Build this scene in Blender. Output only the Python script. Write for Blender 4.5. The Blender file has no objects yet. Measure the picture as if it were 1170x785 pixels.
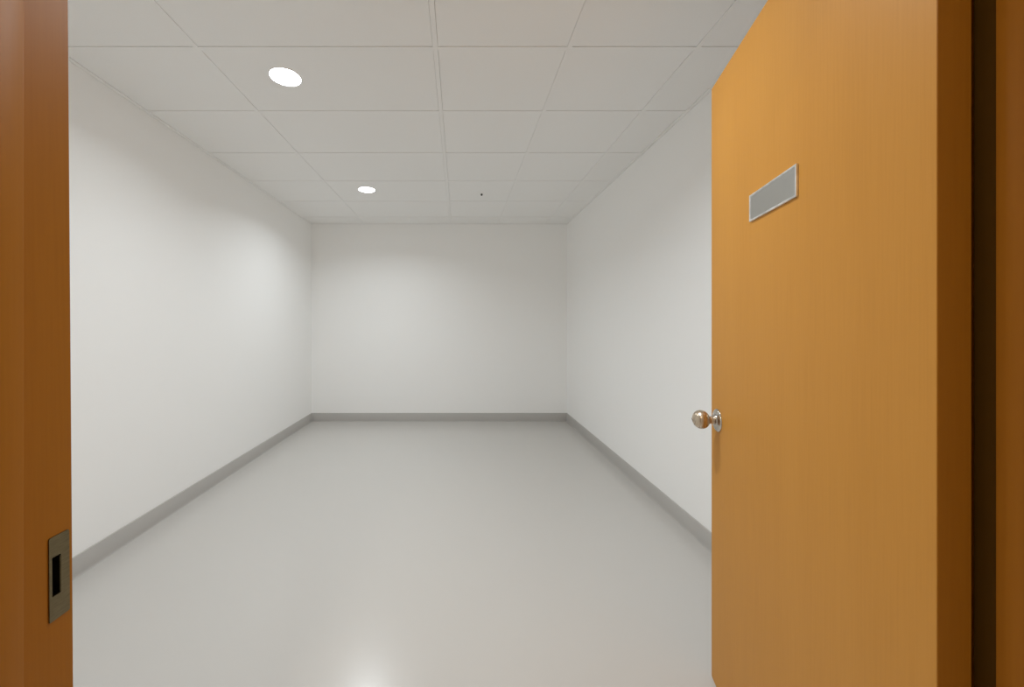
import bpy, bmesh, math
from mathutils import Vector, Matrix

PI = math.pi
sc = bpy.context.scene
COL = sc.collection

# ------------------------------------------------------------------ measures (metres; x across, y into the room, z up)
EYE = 1.243            # camera height
CEIL = 2.513           # underside of the ceiling grid
XL, XR = -1.88, 1.375  # side walls
YB = 5.02              # back wall
Y0, Y1 = 0.47, 0.60    # the wall that holds the doorway (corridor face, room face)
CX0, CX1, CY0 = -1.9, 1.9, -1.5   # corridor
JL, JR = -0.5856, 0.722           # rebate faces of the door frame
HEAD = 2.085                      # underside of the frame head (rebate)

# ------------------------------------------------------------------ camera
cam = bpy.data.cameras.new('camera')
cam.sensor_fit = 'HORIZONTAL'
cam.sensor_width = 36.0
cam.lens = 36.0 * 450.0 / 1170.0
cam.shift_x = (585.0 - 524.5) / 1170.0
cam.shift_y = (370.0 - 392.5) / 1170.0
cam.clip_start = 0.02
co = bpy.data.objects.new('camera', cam)
co.location = (0, 0, EYE)
co.rotation_euler = (PI / 2, 0, 0)
COL.objects.link(co)
sc.camera = co

# ------------------------------------------------------------------ world, exposure
w = bpy.data.worlds.new('world')
w.use_nodes = True
w.node_tree.nodes['Background'].inputs[0].default_value = (1, 0.95, 0.88, 1)
w.node_tree.nodes['Background'].inputs[1].default_value = 0.05
sc.world = w
sc.view_settings.view_transform = 'Standard'
sc.view_settings.look = 'None'
sc.view_settings.gamma = 1.0
sc.view_settings.use_curve_mapping = False
sc.view_settings.exposure = 0.0
sc.cycles.max_bounces = 20
sc.cycles.diffuse_bounces = 16

LIGHT_W = 8.4         # each downlight in the room
LIGHT_SPREAD = 149
DIFFUSER_E = 16.0
LIGHT_RGB = (0.935, 0.995, 1.03)
CORRIDOR_W = 8.0

# ------------------------------------------------------------------ materials
def base(name, rgb, rough=0.5, metal=0.0, spec=0.5):
    m = bpy.data.materials.new(name)
    m.use_nodes = True
    b = m.node_tree.nodes['Principled BSDF']
    b.inputs['Base Color'].default_value = (*rgb, 1)
    b.inputs['Roughness'].default_value = rough
    b.inputs['Metallic'].default_value = metal
    b.inputs['Specular IOR Level'].default_value = spec
    return m, m.node_tree, b

def noise(nt, scale, stretch=(1, 1, 1), detail=3, rough=0.5):
    tc = nt.nodes.new('ShaderNodeTexCoord')
    mp = nt.nodes.new('ShaderNodeMapping')
    mp.inputs['Scale'].default_value = stretch
    n = nt.nodes.new('ShaderNodeTexNoise')
    n.inputs['Scale'].default_value = scale
    n.inputs['Detail'].default_value = detail
    n.inputs['Roughness'].default_value = rough
    nt.links.new(tc.outputs['Object'], mp.inputs['Vector'])
    nt.links.new(mp.outputs[0], n.inputs['Vector'])
    return n

def ramp(nt, src, stops):
    r = nt.nodes.new('ShaderNodeValToRGB')
    el = r.color_ramp.elements
    while len(el) < len(stops):
        el.new(0.5)
    for e, (p, c) in zip(el, stops):
        e.position = p
        e.color = (*c, 1)
    nt.links.new(src, r.inputs[0])
    return r

def bump(nt, b, src, strength, dist):
    bp = nt.nodes.new('ShaderNodeBump')
    bp.inputs['Strength'].default_value = strength
    bp.inputs['Distance'].default_value = dist
    nt.links.new(src, bp.inputs['Height'])
    nt.links.new(bp.outputs[0], b.inputs['Normal'])

def sc3(c, k):
    return tuple(v * k for v in c)

def wall_paint():
    m, nt, b = base('white wall paint', (0.92, 0.918, 0.908), 0.6, spec=0.3)
    n = noise(nt, 180, detail=2)
    bump(nt, b, n.outputs[0], 0.12, 0.001)
    return m

def ceiling_white():
    c = (0.89, 0.888, 0.878)
    m, nt, b = base('white ceiling board', c, 0.85, spec=0.15)
    n = noise(nt, 260, detail=3)
    r = ramp(nt, n.outputs[0], [(0.3, sc3(c, 0.985)), (0.7, sc3(c, 1.015))])
    nt.links.new(r.outputs[0], b.inputs['Base Color'])
    return m

def floor_vinyl():
    c = (0.545, 0.527, 0.502)
    m, nt, b = base('grey sheet vinyl', c, 0.3, spec=0.55)
    n = noise(nt, 420, detail=2)
    r = ramp(nt, n.outputs[0], [(0.3, sc3(c, 0.99)), (0.7, sc3(c, 1.01))])
    nt.links.new(r.outputs[0], b.inputs['Base Color'])
    n2 = noise(nt, 35, detail=2)
    r2 = ramp(nt, n2.outputs[0], [(0.3, (0.235,) * 3), (0.7, (0.255,) * 3)])
    nt.links.new(r2.outputs[0], b.inputs['Roughness'])
    return m

WOOD_RGB = (0.55, 0.252, 0.045)
FRAME_SHADE_RGB = (0.365, 0.134, 0.009)  # door orange deepened to carry the shade on the frame and door edges
def wood(name, c):
    m, nt, b = base(name, c, 0.45, spec=0.14)
    fine = noise(nt, 1.0, (230, 230, 5), detail=3, rough=0.55)
    wide = noise(nt, 1.0, (9, 9, 0.7), detail=3, rough=0.5)
    mx = nt.nodes.new('ShaderNodeMath')
    mx.operation = 'MULTIPLY_ADD'
    nt.links.new(fine.outputs[0], mx.inputs[0])
    mx.inputs[1].default_value = 0.55
    ad = nt.nodes.new('ShaderNodeMath')
    ad.operation = 'MULTIPLY'
    nt.links.new(wide.outputs[0], ad.inputs[0])
    ad.inputs[1].default_value = 0.45
    nt.links.new(ad.outputs[0], mx.inputs[2])
    r = ramp(nt, mx.outputs[0], [(0.32, (c[0] * 0.95, c[1] * 0.935, c[2] * 0.90)), (0.5, c),
                                 (0.68, (c[0] * 1.035, c[1] * 1.05, c[2] * 1.08))])
    nt.links.new(r.outputs[0], b.inputs['Base Color'])
    bump(nt, b, fine.outputs[0], 0.04, 0.0006)
    return m

def metal(name, rgb, rough, stretch=None):
    m, nt, b = base(name, rgb, rough, 1.0)
    if stretch:
        n = noise(nt, 1.0, stretch, detail=3)
        r = ramp(nt, n.outputs[0], [(0.3, sc3(rgb, 0.82)), (0.7, sc3(rgb, 1.1))])
        nt.links.new(r.outputs[0], b.inputs['Base Color'])
        r2 = ramp(nt, n.outputs[0], [(0.3, (rough * 0.85,) * 3), (0.7, (min(1, rough * 1.2),) * 3)])
        nt.links.new(r2.outputs[0], b.inputs['Roughness'])
    return m

M = {}
M['wall'] = wall_paint()
M['ceil'] = ceiling_white()
M['floor'] = floor_vinyl()
M['wood'] = wood('orange oak veneer', WOOD_RGB)
M['frame'] = wood('orange timber with painted shade', FRAME_SHADE_RGB)
M['base'], _nt, _b = base('grey vinyl skirting', (0.47, 0.455, 0.435), 0.5, spec=0.3)
_n = noise(_nt, 160, detail=2)
bump(_nt, _b, _n.outputs[0], 0.08, 0.0005)
M['void'], _, _ = base('dark plenum board', (0.3, 0.3, 0.3), 0.9, spec=0.1)
M['knob'] = metal('satin nickel', (0.62, 0.51, 0.39), 0.28, (20, 20, 400))
M['rose'] = metal('polished nickel', (0.62, 0.58, 0.52), 0.12, (60, 60, 60))
M['plate'] = metal('brushed aluminium', (0.60, 0.595, 0.57), 0.36)
M['plate_rim'] = metal('bright aluminium', (0.90, 0.89, 0.86), 0.42, (40, 40, 40))
M['strike'] = metal('aged brass', (0.20, 0.165, 0.095), 0.36, (60, 60, 420))
M['black'], _, _ = base('black slot shade', (0.012, 0.011, 0.010), 0.6)
M['gap_shade'], _, _ = base('dark brown painted shade', (0.095, 0.042, 0.004), 0.7, spec=0.1)  # dark tone standing in for shade in the hinge gap
M['sensor'], _, _ = base('dark sensor lens', (0.05, 0.05, 0.048), 0.3)
M['fixture'], _, _ = base('white enamel', (0.80, 0.79, 0.77), 0.4)
def emit(name, rgb, e):
    m, nt, b = base(name, (0.8, 0.8, 0.8), 0.5)
    b.inputs['Emission Color'].default_value = (*rgb, 1)
    b.inputs['Emission Strength'].default_value = e
    return m
M['lamp'] = emit('lit diffuser', LIGHT_RGB, DIFFUSER_E)
M['lamp_dim'] = emit('dim lit diffuser', (1.0, 0.88, 0.72), 1.5)

# ------------------------------------------------------------------ helpers
def add_box(bm, x0, x1, y0, y1, z0, z1):
    v = [bm.verts.new(p) for p in ((x0, y0, z0), (x1, y0, z0), (x1, y1, z0), (x0, y1, z0),
                                   (x0, y0, z1), (x1, y0, z1), (x1, y1, z1), (x0, y1, z1))]
    for f in ((0, 3, 2, 1), (4, 5, 6, 7), (0, 1, 5, 4), (1, 2, 6, 5), (2, 3, 7, 6), (3, 0, 4, 7)):
        bm.faces.new([v[i] for i in f])
    return v

def bevel_all(bm, r, seg=2):
    bmesh.ops.bevel(bm, geom=list(bm.edges), offset=r, segments=seg, profile=0.5, affect='EDGES')

def add_lathe(bm, prof, seg=48):
    """profile of (radius, height) about +Z; closed at both ends"""
    rings = []
    for r, h in prof:
        if r < 1e-6:
            rings.append([bm.verts.new((0, 0, h))])
        else:
            rings.append([bm.verts.new((r * math.cos(2 * PI * i / seg), r * math.sin(2 * PI * i / seg), h)) for i in range(seg)])
    for a, b in zip(rings, rings[1:]):
        for i in range(seg):
            j = (i + 1) % seg
            if len(a) == 1 and len(b) == 1:
                continue
            if len(a) == 1:
                bm.faces.new([a[0], b[j], b[i]])
            elif len(b) == 1:
                bm.faces.new([a[i], a[j], b[0]])
            else:
                bm.faces.new([a[i], a[j], b[j], b[i]])
    if len(rings[0]) > 1:
        bm.faces.new(list(reversed(rings[0])))
    if len(rings[-1]) > 1:
        bm.faces.new(rings[-1])

def obj(name, bm, mat, parent=None, smooth=None):
    bmesh.ops.recalc_face_normals(bm, faces=list(bm.faces))
    me = bpy.data.meshes.new(name)
    bm.to_mesh(me)
    bm.free()
    me.materials.append(mat)
    if smooth is not None:
        me.polygons.foreach_set('use_smooth', [True] * len(me.polygons))
        me.set_sharp_from_angle(angle=math.radians(smooth))
    o = bpy.data.objects.new(name, me)
    COL.objects.link(o)
    if parent is not None:
        o.parent = parent
    return o

def empty(name, loc=(0, 0, 0), rz=0.0):
    o = bpy.data.objects.new(name, None)
    o.location = loc
    o.rotation_euler = (0, 0, rz)
    o.empty_display_size = 0.05
    COL.objects.link(o)
    return o

def tag(o, label, cat=None, group=None, kind=None):
    o['label'] = label
    if cat:
        o['category'] = cat
    if group:
        o['group'] = group
    if kind:
        o['kind'] = kind
    return o

def structure(name, bm, mat, label, cat):
    return tag(obj(name, bm, mat), label, cat, kind='structure')

def boxes(*bs):
    bm = bmesh.new()
    for b in bs:
        add_box(bm, *b)
    return bm

# ------------------------------------------------------------------ the shell
T = 0.12
structure('floor', boxes((CX0 - T, CX1 + T, CY0 - T, YB + T, -0.1, 0)), M['floor'],
          'glossy pale grey vinyl floor of the empty room', 'floor')
structure('wall_left', boxes((XL - T, XL, Y1, YB, 0, CEIL + 0.05)), M['wall'],
          'plain white wall on the left of the room, with two soft light scallops', 'wall')
structure('wall_right', boxes((XR, XR + T, Y1, YB, 0, CEIL + 0.05)), M['wall'],
          'plain white wall on the right of the room, partly behind the open door', 'wall')
structure('wall_back', boxes((XL - T, XR + T, YB, YB + T, 0, CEIL + 0.05)), M['wall'],
          'plain white far wall facing the doorway', 'wall')
FT = 0.02   # frame lining sits in the wall opening
structure('wall_front', boxes((CX0 - T, JL - 0.035, Y0, Y1, 0, CEIL + 0.05), (JR + 0.03, CX1 + T, Y0, Y1, 0, CEIL + 0.05),
                              (JL - 0.035, JR + 0.03, Y0, Y1, HEAD + 0.03, CEIL + 0.05)), M['wall'],
          'white wall that holds the wooden door frame', 'wall')
# the corridor the photograph is taken from
structure('wall_corridor_left', boxes((CX0 - T, CX0, CY0 - T, Y0, 0, CEIL)), M['wall'], 'white corridor wall left of the camera', 'wall')
structure('wall_corridor_right', boxes((CX1, CX1 + T, CY0 - T, Y0, 0, CEIL)), M['wall'], 'white corridor wall right of the camera', 'wall')
structure('wall_corridor_back', boxes((CX0, CX1, CY0 - T, CY0, 0, CEIL)), M['wall'], 'white corridor wall behind the camera', 'wall')
structure('ceiling_corridor', boxes((CX0 - T, CX1 + T, CY0 - T, Y0, CEIL, CEIL + 0.05)), M['ceil'], 'white corridor ceiling outside the doorway', 'ceiling')

# suspended ceiling: lay-in boards
cols = [XL, -1.209, -0.109, 0.508, 1.10, XR]
rows = [Y1, 0.66, 1.24, 1.818, 2.364, 2.94, 3.519, 4.097, 4.70, YB]
BAR, GAPX, GAPY, REC = 0.022, 0.0011, 0.0022, 0.0025
bm = bmesh.new()
for i in range(len(cols) - 1):
    for j in range(len(rows) - 1):
        hx, hy = BAR / 2 + GAPX, BAR / 2 + GAPY
        x0 = cols[i] + (BAR + GAPX if i == 0 else hx)
        x1 = cols[i + 1] - (BAR + GAPX if i == len(cols) - 2 else hx)
        y0 = rows[j] + (BAR + GAPY if j == 0 else hy)
        y1 = rows[j + 1] - (BAR + GAPY if j == len(rows) - 2 else hy)
        if y1 - y0 < 0.01 or x1 - x0 < 0.01:
            continue
        add_box(bm, x0, x1, y0, y1, CEIL + REC, CEIL + REC + 0.014)
structure('ceiling', bm, M['ceil'], 'white suspended ceiling of lay-in boards over the room', 'ceiling')
bm = bmesh.new()
add_box(bm, XL, XR, Y1, YB, CEIL + 0.0205, CEIL + 0.05)
structure('ceiling_void', bm, M['void'], 'dark void board above the suspended ceiling', 'ceiling')
# grid bars
bm = bmesh.new()
for x in cols[1:-1]:
    add_box(bm, x - BAR / 2, x + BAR / 2, Y1 + BAR, YB - BAR, CEIL, CEIL + 0.02)
for y in rows[1:-1]:
    xs = [XL + BAR] + [c for x in cols[1:-1] for c in (x - BAR / 2, x + BAR / 2)] + [XR - BAR]
    for a, b in zip(xs[::2], xs[1::2]):
        add_box(bm, a, b, y - BAR / 2, y + BAR / 2, CEIL, CEIL + 0.02)
structure('trim_1', bm, M['ceil'], 'white grid of thin bars carrying the ceiling boards', 'ceiling grid')
bm = bmesh.new()
add_box(bm, XL + 0.001, XL + BAR, Y1, YB, CEIL - 0.0015, CEIL + 0.02)
add_box(bm, XR - BAR, XR - 0.001, Y1, YB, CEIL - 0.0015, CEIL + 0.02)
add_box(bm, XL + BAR, XR - BAR, YB - BAR, YB - 0.001, CEIL - 0.0015, CEIL + 0.02)
add_box(bm, XL + BAR, XR - BAR, Y1 + 0.001, Y1 + BAR, CEIL - 0.0015, CEIL + 0.02)
structure('trim_2', bm, M['ceil'], 'thin white edge angle where the ceiling meets the walls', 'ceiling trim')

# coved skirting: profile of (distance from wall, height)
BH = 0.107
PROF = [(0, 0), (0.0095, 0), (0.0098, 0.0012), (0.0078, 0.0028), (0.0066, 0.006), (0.0061, 0.012), (0.006, 0.02),
        (0.006, BH - 0.004), (0.0045, BH - 0.001), (0.003, BH), (0, BH)]
def skirting(name, p0, p1, n, ext0, ext1, label):
    """runs p0 -> p1 on a wall whose inward normal is n; ext 1 = mitred inside corner"""
    p0, p1, n = Vector(p0), Vector(p1), Vector(n)
    d = (p1 - p0).normalized()
    bm = bmesh.new()
    A, B = [], []
    for q, h in PROF:
        A.append(bm.verts.new(p0 + n * q + d * (q * ext0) + Vector((0, 0, h))))
        B.append(bm.verts.new(p1 + n * q - d * (q * ext1) + Vector((0, 0, h))))
    k = len(PROF)
    for i in range(k):
        bm.faces.new([A[i], A[(i + 1) % k], B[(i + 1) % k], B[i]])
    bm.faces.new(A)
    bm.faces.new(list(reversed(B)))
    o = obj(name, bm, M['base'], smooth=40)
    tag(o, label, 'baseboard', kind='structure')
skirting('baseboard_left', (XL, Y1, 0), (XL, YB, 0), (1, 0, 0), 0, 1, 'grey vinyl baseboard along the left white wall')
skirting('baseboard_back', (XL, YB, 0), (XR, YB, 0), (0, -1, 0), 1, 1, 'grey vinyl baseboard along the far white wall')
skirting('baseboard_right', (XR, Y1, 0), (XR, YB, 0), (-1, 0, 0), 0, 1, 'grey vinyl baseboard along the right white wall')

# ------------------------------------------------------------------ door frame with rebate, stop and strike plate
def lean(h):           # the left lining stands a few millimetres out of plumb
    return -0.008 * (h - 0.69) / 1.05

YS = 0.520             # end of the stop, where the rebate begins
frame = tag(empty('trim_3', (0, Y1, 0)), 'orange wooden door frame around the doorway', 'door frame', kind='structure')
def framepart(name, bm, mat, parent, smooth=None):
    o = obj(name, bm, mat, parent, smooth)
    root = parent
    while root.parent:
        root = root.parent
    o.matrix_parent_inverse = Matrix.Translation(-Vector(root.location)) if parent is root else Matrix.Identity(4)
    return o

STRIKE = dict(y0=0.5628, y1=0.5921, z0=0.814, z1=0.935)
HOLE = dict(y0=0.5658, y1=0.5798, z0=0.848, z1=0.9064)
# left lining: built as boards around the latch pocket
bm = bmesh.new()
X0 = JL - 0.035
def lin(bm, y0, y1, z0, z1, x0=X0):
    vs = add_box(bm, x0, JL, y0, y1, z0, z1)
    for v in vs:
        if abs(v.co.x - JL) < 1e-6:
            v.co.x = JL + lean(v.co.z)
lin(bm, YS, HOLE['y0'], 0, HEAD)
lin(bm, HOLE['y1'], Y1 - 0.0025, 0, HEAD)
lin(bm, HOLE['y0'], HOLE['y1'], 0, HOLE['z0'])
lin(bm, HOLE['y0'], HOLE['y1'], HOLE['z1'], HEAD)
# eased outer arris
vs = add_box(bm, X0, JL, Y1 - 0.0025, Y1, 0, HEAD)
for v in vs:
    if abs(v.co.x - JL) < 1e-6:
        v.co.x = JL + lean(v.co.z) - (0.0025 if abs(v.co.y - Y1) < 1e-6 else 0)
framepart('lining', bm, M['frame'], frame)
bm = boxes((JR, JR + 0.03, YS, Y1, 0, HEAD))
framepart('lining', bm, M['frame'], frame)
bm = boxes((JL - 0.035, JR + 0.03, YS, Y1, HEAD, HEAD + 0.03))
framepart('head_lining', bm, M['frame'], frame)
SL, SR = -0.5737, 0.7077
def stop(x0, x1, z0, z1):
    bm = boxes((x0, x1, Y0 - 0.012, YS, z0, z1))
    bevel_all(bm, 0.002, 2)
    return bm
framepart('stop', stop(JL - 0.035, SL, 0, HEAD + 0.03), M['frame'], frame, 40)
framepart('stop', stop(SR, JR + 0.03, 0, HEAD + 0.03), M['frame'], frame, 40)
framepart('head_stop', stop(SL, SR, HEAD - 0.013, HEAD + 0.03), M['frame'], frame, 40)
# flat architrave on the corridor face
def casing(x0, x1, z0, z1):
    bm = boxes((x0, x1, Y0 - 0.024, Y0 - 0.012, z0, z1))
    bevel_all(bm, 0.0015, 2)
    return bm
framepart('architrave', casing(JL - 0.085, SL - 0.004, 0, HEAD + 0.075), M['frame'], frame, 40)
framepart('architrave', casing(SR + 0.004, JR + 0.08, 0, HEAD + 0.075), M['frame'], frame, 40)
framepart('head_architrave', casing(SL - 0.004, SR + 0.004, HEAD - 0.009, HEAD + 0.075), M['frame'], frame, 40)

# added dark strip that paints the shade in the hinge-side rebate
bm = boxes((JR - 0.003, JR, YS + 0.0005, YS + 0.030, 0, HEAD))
tag(framepart('gap_shade_strip', bm, M['gap_shade'], frame), 'dark brown strip added as shade in the hinge gap')

# strike plate: rounded outline with a latch opening
def rounded(y0, y1, z0, z1, radii, seg=8):
    out = []
    cs = ((y1, z0, -PI / 2, -1, 1), (y1, z1, 0, -1, -1), (y0, z1, PI / 2, 1, -1), (y0, z0, PI, 1, 1))
    for (cy, cz, a0, sy, sz), r in zip(cs, radii):
        for i in range(seg + 1):
            a = a0 + (PI / 2) * i / seg
            out.append((cy + sy * r + r * math.cos(a), cz + sz * r + r * math.sin(a)))
    return out
bm = bmesh.new()
outer = rounded(STRIKE['y0'], STRIKE['y1'], STRIKE['z0'], STRIKE['z1'], (0.002, 0.003, 0.0025, 0.0015))
inner = rounded(HOLE['y0'] + 0.001, HOLE['y1'] - 0.0005, HOLE['z0'] + 0.001, HOLE['z1'] - 0.001, (0.0008,) * 4)
TH = 0.0016
def ring(pts, x):
    return [bm.verts.new((JL + lean(z) + x, y, z)) for y, z in pts]
of, ob, jf, jb = ring(outer, TH), ring(outer, 0.0), ring(inner, TH), ring(inner, -0.004)
k = len(of)
for i in range(k):
    j = (i + 1) % k
    bm.faces.new([of[i], of[j], jf[j], jf[i]])
    bm.faces.new([of[i], ob[i], ob[j], of[j]])
    bm.faces.new([jf[i], jf[j], jb[j], jb[i]])
    bm.faces.new([ob[i], jb[i], jb[j], ob[j]])
strike = framepart('strike_plate', bm, M['strike'], frame)
tag(strike, 'tarnished brass strike plate with a latch slot')
# bent lip on the room side of the slot
bm = bmesh.new()
yl = HOLE['y1'] - 0.0005
xl = JL + lean(0.877)
prof = [(TH, yl), (TH + 0.0022, yl - 0.0016), (TH + 0.0012, yl - 0.0026), (-0.006, yl - 0.0020), (-0.006, yl)]
a = [bm.verts.new((xl + x, y, HOLE['z0'] + 0.003)) for x, y in prof]
b = [bm.verts.new((xl + x, y, HOLE['z1'] - 0.003)) for x, y in prof]
for i in range(5):
    j = (i + 1) % 5
    bm.faces.new([a[i], a[j], b[j], b[i]])
bm.faces.new(a)
bm.faces.new(list(reversed(b)))
framepart('slot_lip', bm, M['strike'], strike)
hx0, hx1, w_ = JL - 0.030, JL - 0.0066, 0.0008  # black box added to hold the shade inside the latch slot
bm = boxes((hx0, hx0 + w_, HOLE['y0'], HOLE['y1'], HOLE['z0'], HOLE['z1']),
           (hx0, hx1, HOLE['y0'], HOLE['y0'] + w_, HOLE['z0'], HOLE['z1']),
           (hx0, hx1, HOLE['y1'] - w_, HOLE['y1'], HOLE['z0'], HOLE['z1']),
           (hx0, hx1, HOLE['y0'], HOLE['y1'], HOLE['z0'], HOLE['z0'] + w_),
           (hx0, hx1, HOLE['y0'], HOLE['y1'], HOLE['z1'] - w_, HOLE['z1']))
latch = framepart('latch_pocket', bm, M['black'], frame)
tag(latch, 'latch pocket behind the slot, coloured black for its shade')

# ------------------------------------------------------------------ the open door
# local axes: +x from the hinge edge to the knob edge, +y away from the visible face (into the thickness)
NEAR = Vector((0.6661, 0.5484, 0))
FAR = Vector((0.8886, 1.386, 0))
DW = (FAR - NEAR).length
ang = math.atan2(FAR.y - NEAR.y, FAR.x - NEAR.x)
DT, DZ0, DZ1 = 0.0364, 0.005, EYE + 0.825
door = tag(empty('door_1', NEAR, ang), 'open orange wooden door with round knob and blank metal plate', 'door', kind='structure')
EB = 0.0012
bm = boxes((EB, DW - EB, -DT, 0, DZ0, DZ1))
panel = obj('door_leaf', bm, M['wood'], door, 40)

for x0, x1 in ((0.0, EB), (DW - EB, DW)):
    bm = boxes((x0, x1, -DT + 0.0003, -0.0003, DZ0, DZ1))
    e = obj('edge_shade_band', bm, M['frame'], door)  # leaf edges take the colour darkened for shade
    e['label'] = 'orange door edge strip with shade in its colour'

# plate on the leaf, rim and face
pl = tag(empty('name_plate', (DW - 0.4165, 0, EYE + 0.3195)), 'blank silver name plate')
pl.parent = door
PWH, PHH = 0.1142, 0.0367
def plate_frame():
    bm = bmesh.new()
    W, H, r, t, s = PWH, PHH, 0.0055, 0.005, 0.0036
    lv = []
    for (w_, h_, y_) in ((W, H, 0.0), (W, H, t - 0.001), (W - 0.001, H - 0.001, t), (W - r + 0.0012, H - r + 0.0012, t), (W - r, H - r, s), (W - r, H - r, 0.0)):
        lv.append([bm.verts.new((x, y_, z)) for x, z in ((-w_, -h_), (w_, -h_), (w_, h_), (-w_, h_))])
    n = len(lv)
    for i in range(n):
        A, B = lv[i], lv[(i + 1) % n]
        for k in range(4):
            j = (k + 1) % 4
            bm.faces.new([A[k], A[j], B[j], B[k]])
    return bm
fr = obj('plate_frame', plate_frame(), M['plate_rim'], pl)
tag(fr, 'bright silver rim')
bm = boxes((-PWH + 0.0056, PWH - 0.0056, 0.0003, 0.0040, -PHH + 0.0056, PHH - 0.0056))
obj('plate_face', bm, M['plate'], pl)

# knob set: lathe about local +Z, turned to point out of the face
def turn(o, sign):
    o.rotation_euler = (-PI / 2 * sign, 0, 0)
def knobset(side):
    y = 0.0 if side > 0 else -DT
    root = tag(empty('door_knob', (DW - 0.057, y, 0.917)), 'satin nickel ball knob on a round rose')
    root.parent = door
    bm = bmesh.new()
    R = 0.0385
    add_lathe(bm, [(R, 0.0), (R, 0.0015), (R - 0.001, 0.0032), (R - 0.004, 0.0052), (0.027, 0.0068), (0.0215, 0.0075),
                   (0.0205, 0.0085), (0.0195, 0.0118), (0.018, 0.0128), (0.0155, 0.0132), (0.0148, 0.0145), (0.0, 0.0145)])
    o = obj('rose', bm, M['rose'], root, 35)
    turn(o, side)
    bm = bmesh.new()
    BR, C, AX = 0.0316, 0.0500, 0.0262
    prof = [(0.0, 0.012), (0.0145, 0.012), (0.0135, 0.0165), (0.0125, 0.0205), (0.0125, 0.0250)]
    a0 = math.asin(0.0125 / BR)
    for i in range(0, 29):
        a = a0 + (PI - a0 - 0.16) * i / 28.0
        prof.append((BR * math.sin(a), C - AX * math.cos(a)))
    prof.append((0.0, C + AX * 0.985))
    add_lathe(bm, prof, 56)
    o = obj('knob_ball', bm, M['knob'], root, 40)
    turn(o, side)
    bm = bmesh.new()
    z = C + AX * 0.97
    add_lathe(bm, [(0.0, z), (0.0036, z), (0.0036, z + 0.0022), (0.0028, z + 0.0032), (0.0, z + 0.0034)], 24)
    o = obj('lock_button', bm, M['rose'], root, 40)
    turn(o, side)
knobset(1)
knobset(-1)
# latch face plate on the knob edge of the leaf
bm = boxes((DW - 0.001, DW + 0.0012, -DT / 2 - 0.0125, -DT / 2 + 0.0125, 0.86, 0.975))
obj('latch_face', bm, M['strike'], door)

# ------------------------------------------------------------------ downlights
def downlight(x, y, label, group, power, mat, rgb):
    root = tag(empty('recessed_downlight', (x, y, CEIL + REC)), label, 'ceiling light', group)
    R = 0.078
    bm = bmesh.new()
    prof = [(R - 0.003, 0.0), (R + 0.004, 0.0), (R + 0.004, -0.0015), (R + 0.002, -0.0035), (R - 0.001, -0.0035), (R - 0.003, -0.002)]
    seg = 64
    rings = [[bm.verts.new((r * math.cos(2 * PI * i / seg), r * math.sin(2 * PI * i / seg), h)) for i in range(seg)] for r, h in prof]
    for a in range(len(prof)):
        A, B = rings[a], rings[(a + 1) % len(prof)]
        for i in range(seg):
            j = (i + 1) % seg
            bm.faces.new([A[i], A[j], B[j], B[i]])
    obj('trim_ring', bm, M['fixture'], root, 40)
    bm = bmesh.new()
    r = R - 0.003
    add_lathe(bm, [(0.0, 0.0), (r, 0.0), (r, -0.002), (r * 0.95, -0.0038), (r * 0.8, -0.0052), (r * 0.5, -0.0062), (0.0, -0.0066)], 64)
    obj('diffuser', bm, mat, root, 60)
    la = bpy.data.lights.new('downlight_lamp', 'AREA')
    la.shape = 'DISK'
    la.size = 0.14
    la.energy = power
    la.color = rgb
    la.spread = math.radians(LIGHT_SPREAD)
    lo = bpy.data.objects.new('downlight_lamp', la)
    lo.location = (0, 0, -0.0075)
    COL.objects.link(lo)
    lo.parent = root
    return root
downlight(-0.895, 2.03, 'larger looking lit round downlight at the upper left of the white ceiling', 'room downlights', LIGHT_W * 0.76, M['lamp'], LIGHT_RGB)
downlight(-0.876, 3.735, 'smaller looking lit round downlight in the ceiling close to the far wall', 'room downlights', LIGHT_W * 1.22, M['lamp'], LIGHT_RGB)

downlight(0.12, 1.42, 'lit round downlight just inside the doorway facing the open wooden door', 'room downlights', LIGHT_W * 1.6, M['lamp'], LIGHT_RGB)

# tiny sensor in the ceiling
s = tag(empty('ceiling_sensor', (0.2206, 3.848, CEIL + REC)), 'tiny dark-tipped sensor in the white ceiling right of the far downlight', 'sensor')
bm = bmesh.new()
add_lathe(bm, [(0.0, 0.0), (0.022, 0.0), (0.022, -0.0012), (0.019, -0.003), (0.009, -0.004), (0.0, -0.004)], 32)
obj('escutcheon', bm, M['ceil'], s, 40)
bm = bmesh.new()
add_lathe(bm, [(0.0, -0.0035), (0.010, -0.0035), (0.010, -0.012), (0.008, -0.018), (0.004, -0.021), (0.0, -0.0215)], 24)
obj('sensor_lens', bm, M['sensor'], s, 40)

# unseen dim lamp added behind the camera to light frame and door edge
cl = bpy.data.lights.new('corridor_fill', 'AREA')
cl.shape = 'DISK'
cl.size = 0.16
cl.energy = CORRIDOR_W
cl.color = (1.0, 0.86, 0.68)
clo = bpy.data.objects.new('corridor_fill', cl)
clo.location = (-0.6, -0.2, CEIL - 0.02)
COL.objects.link(clo)
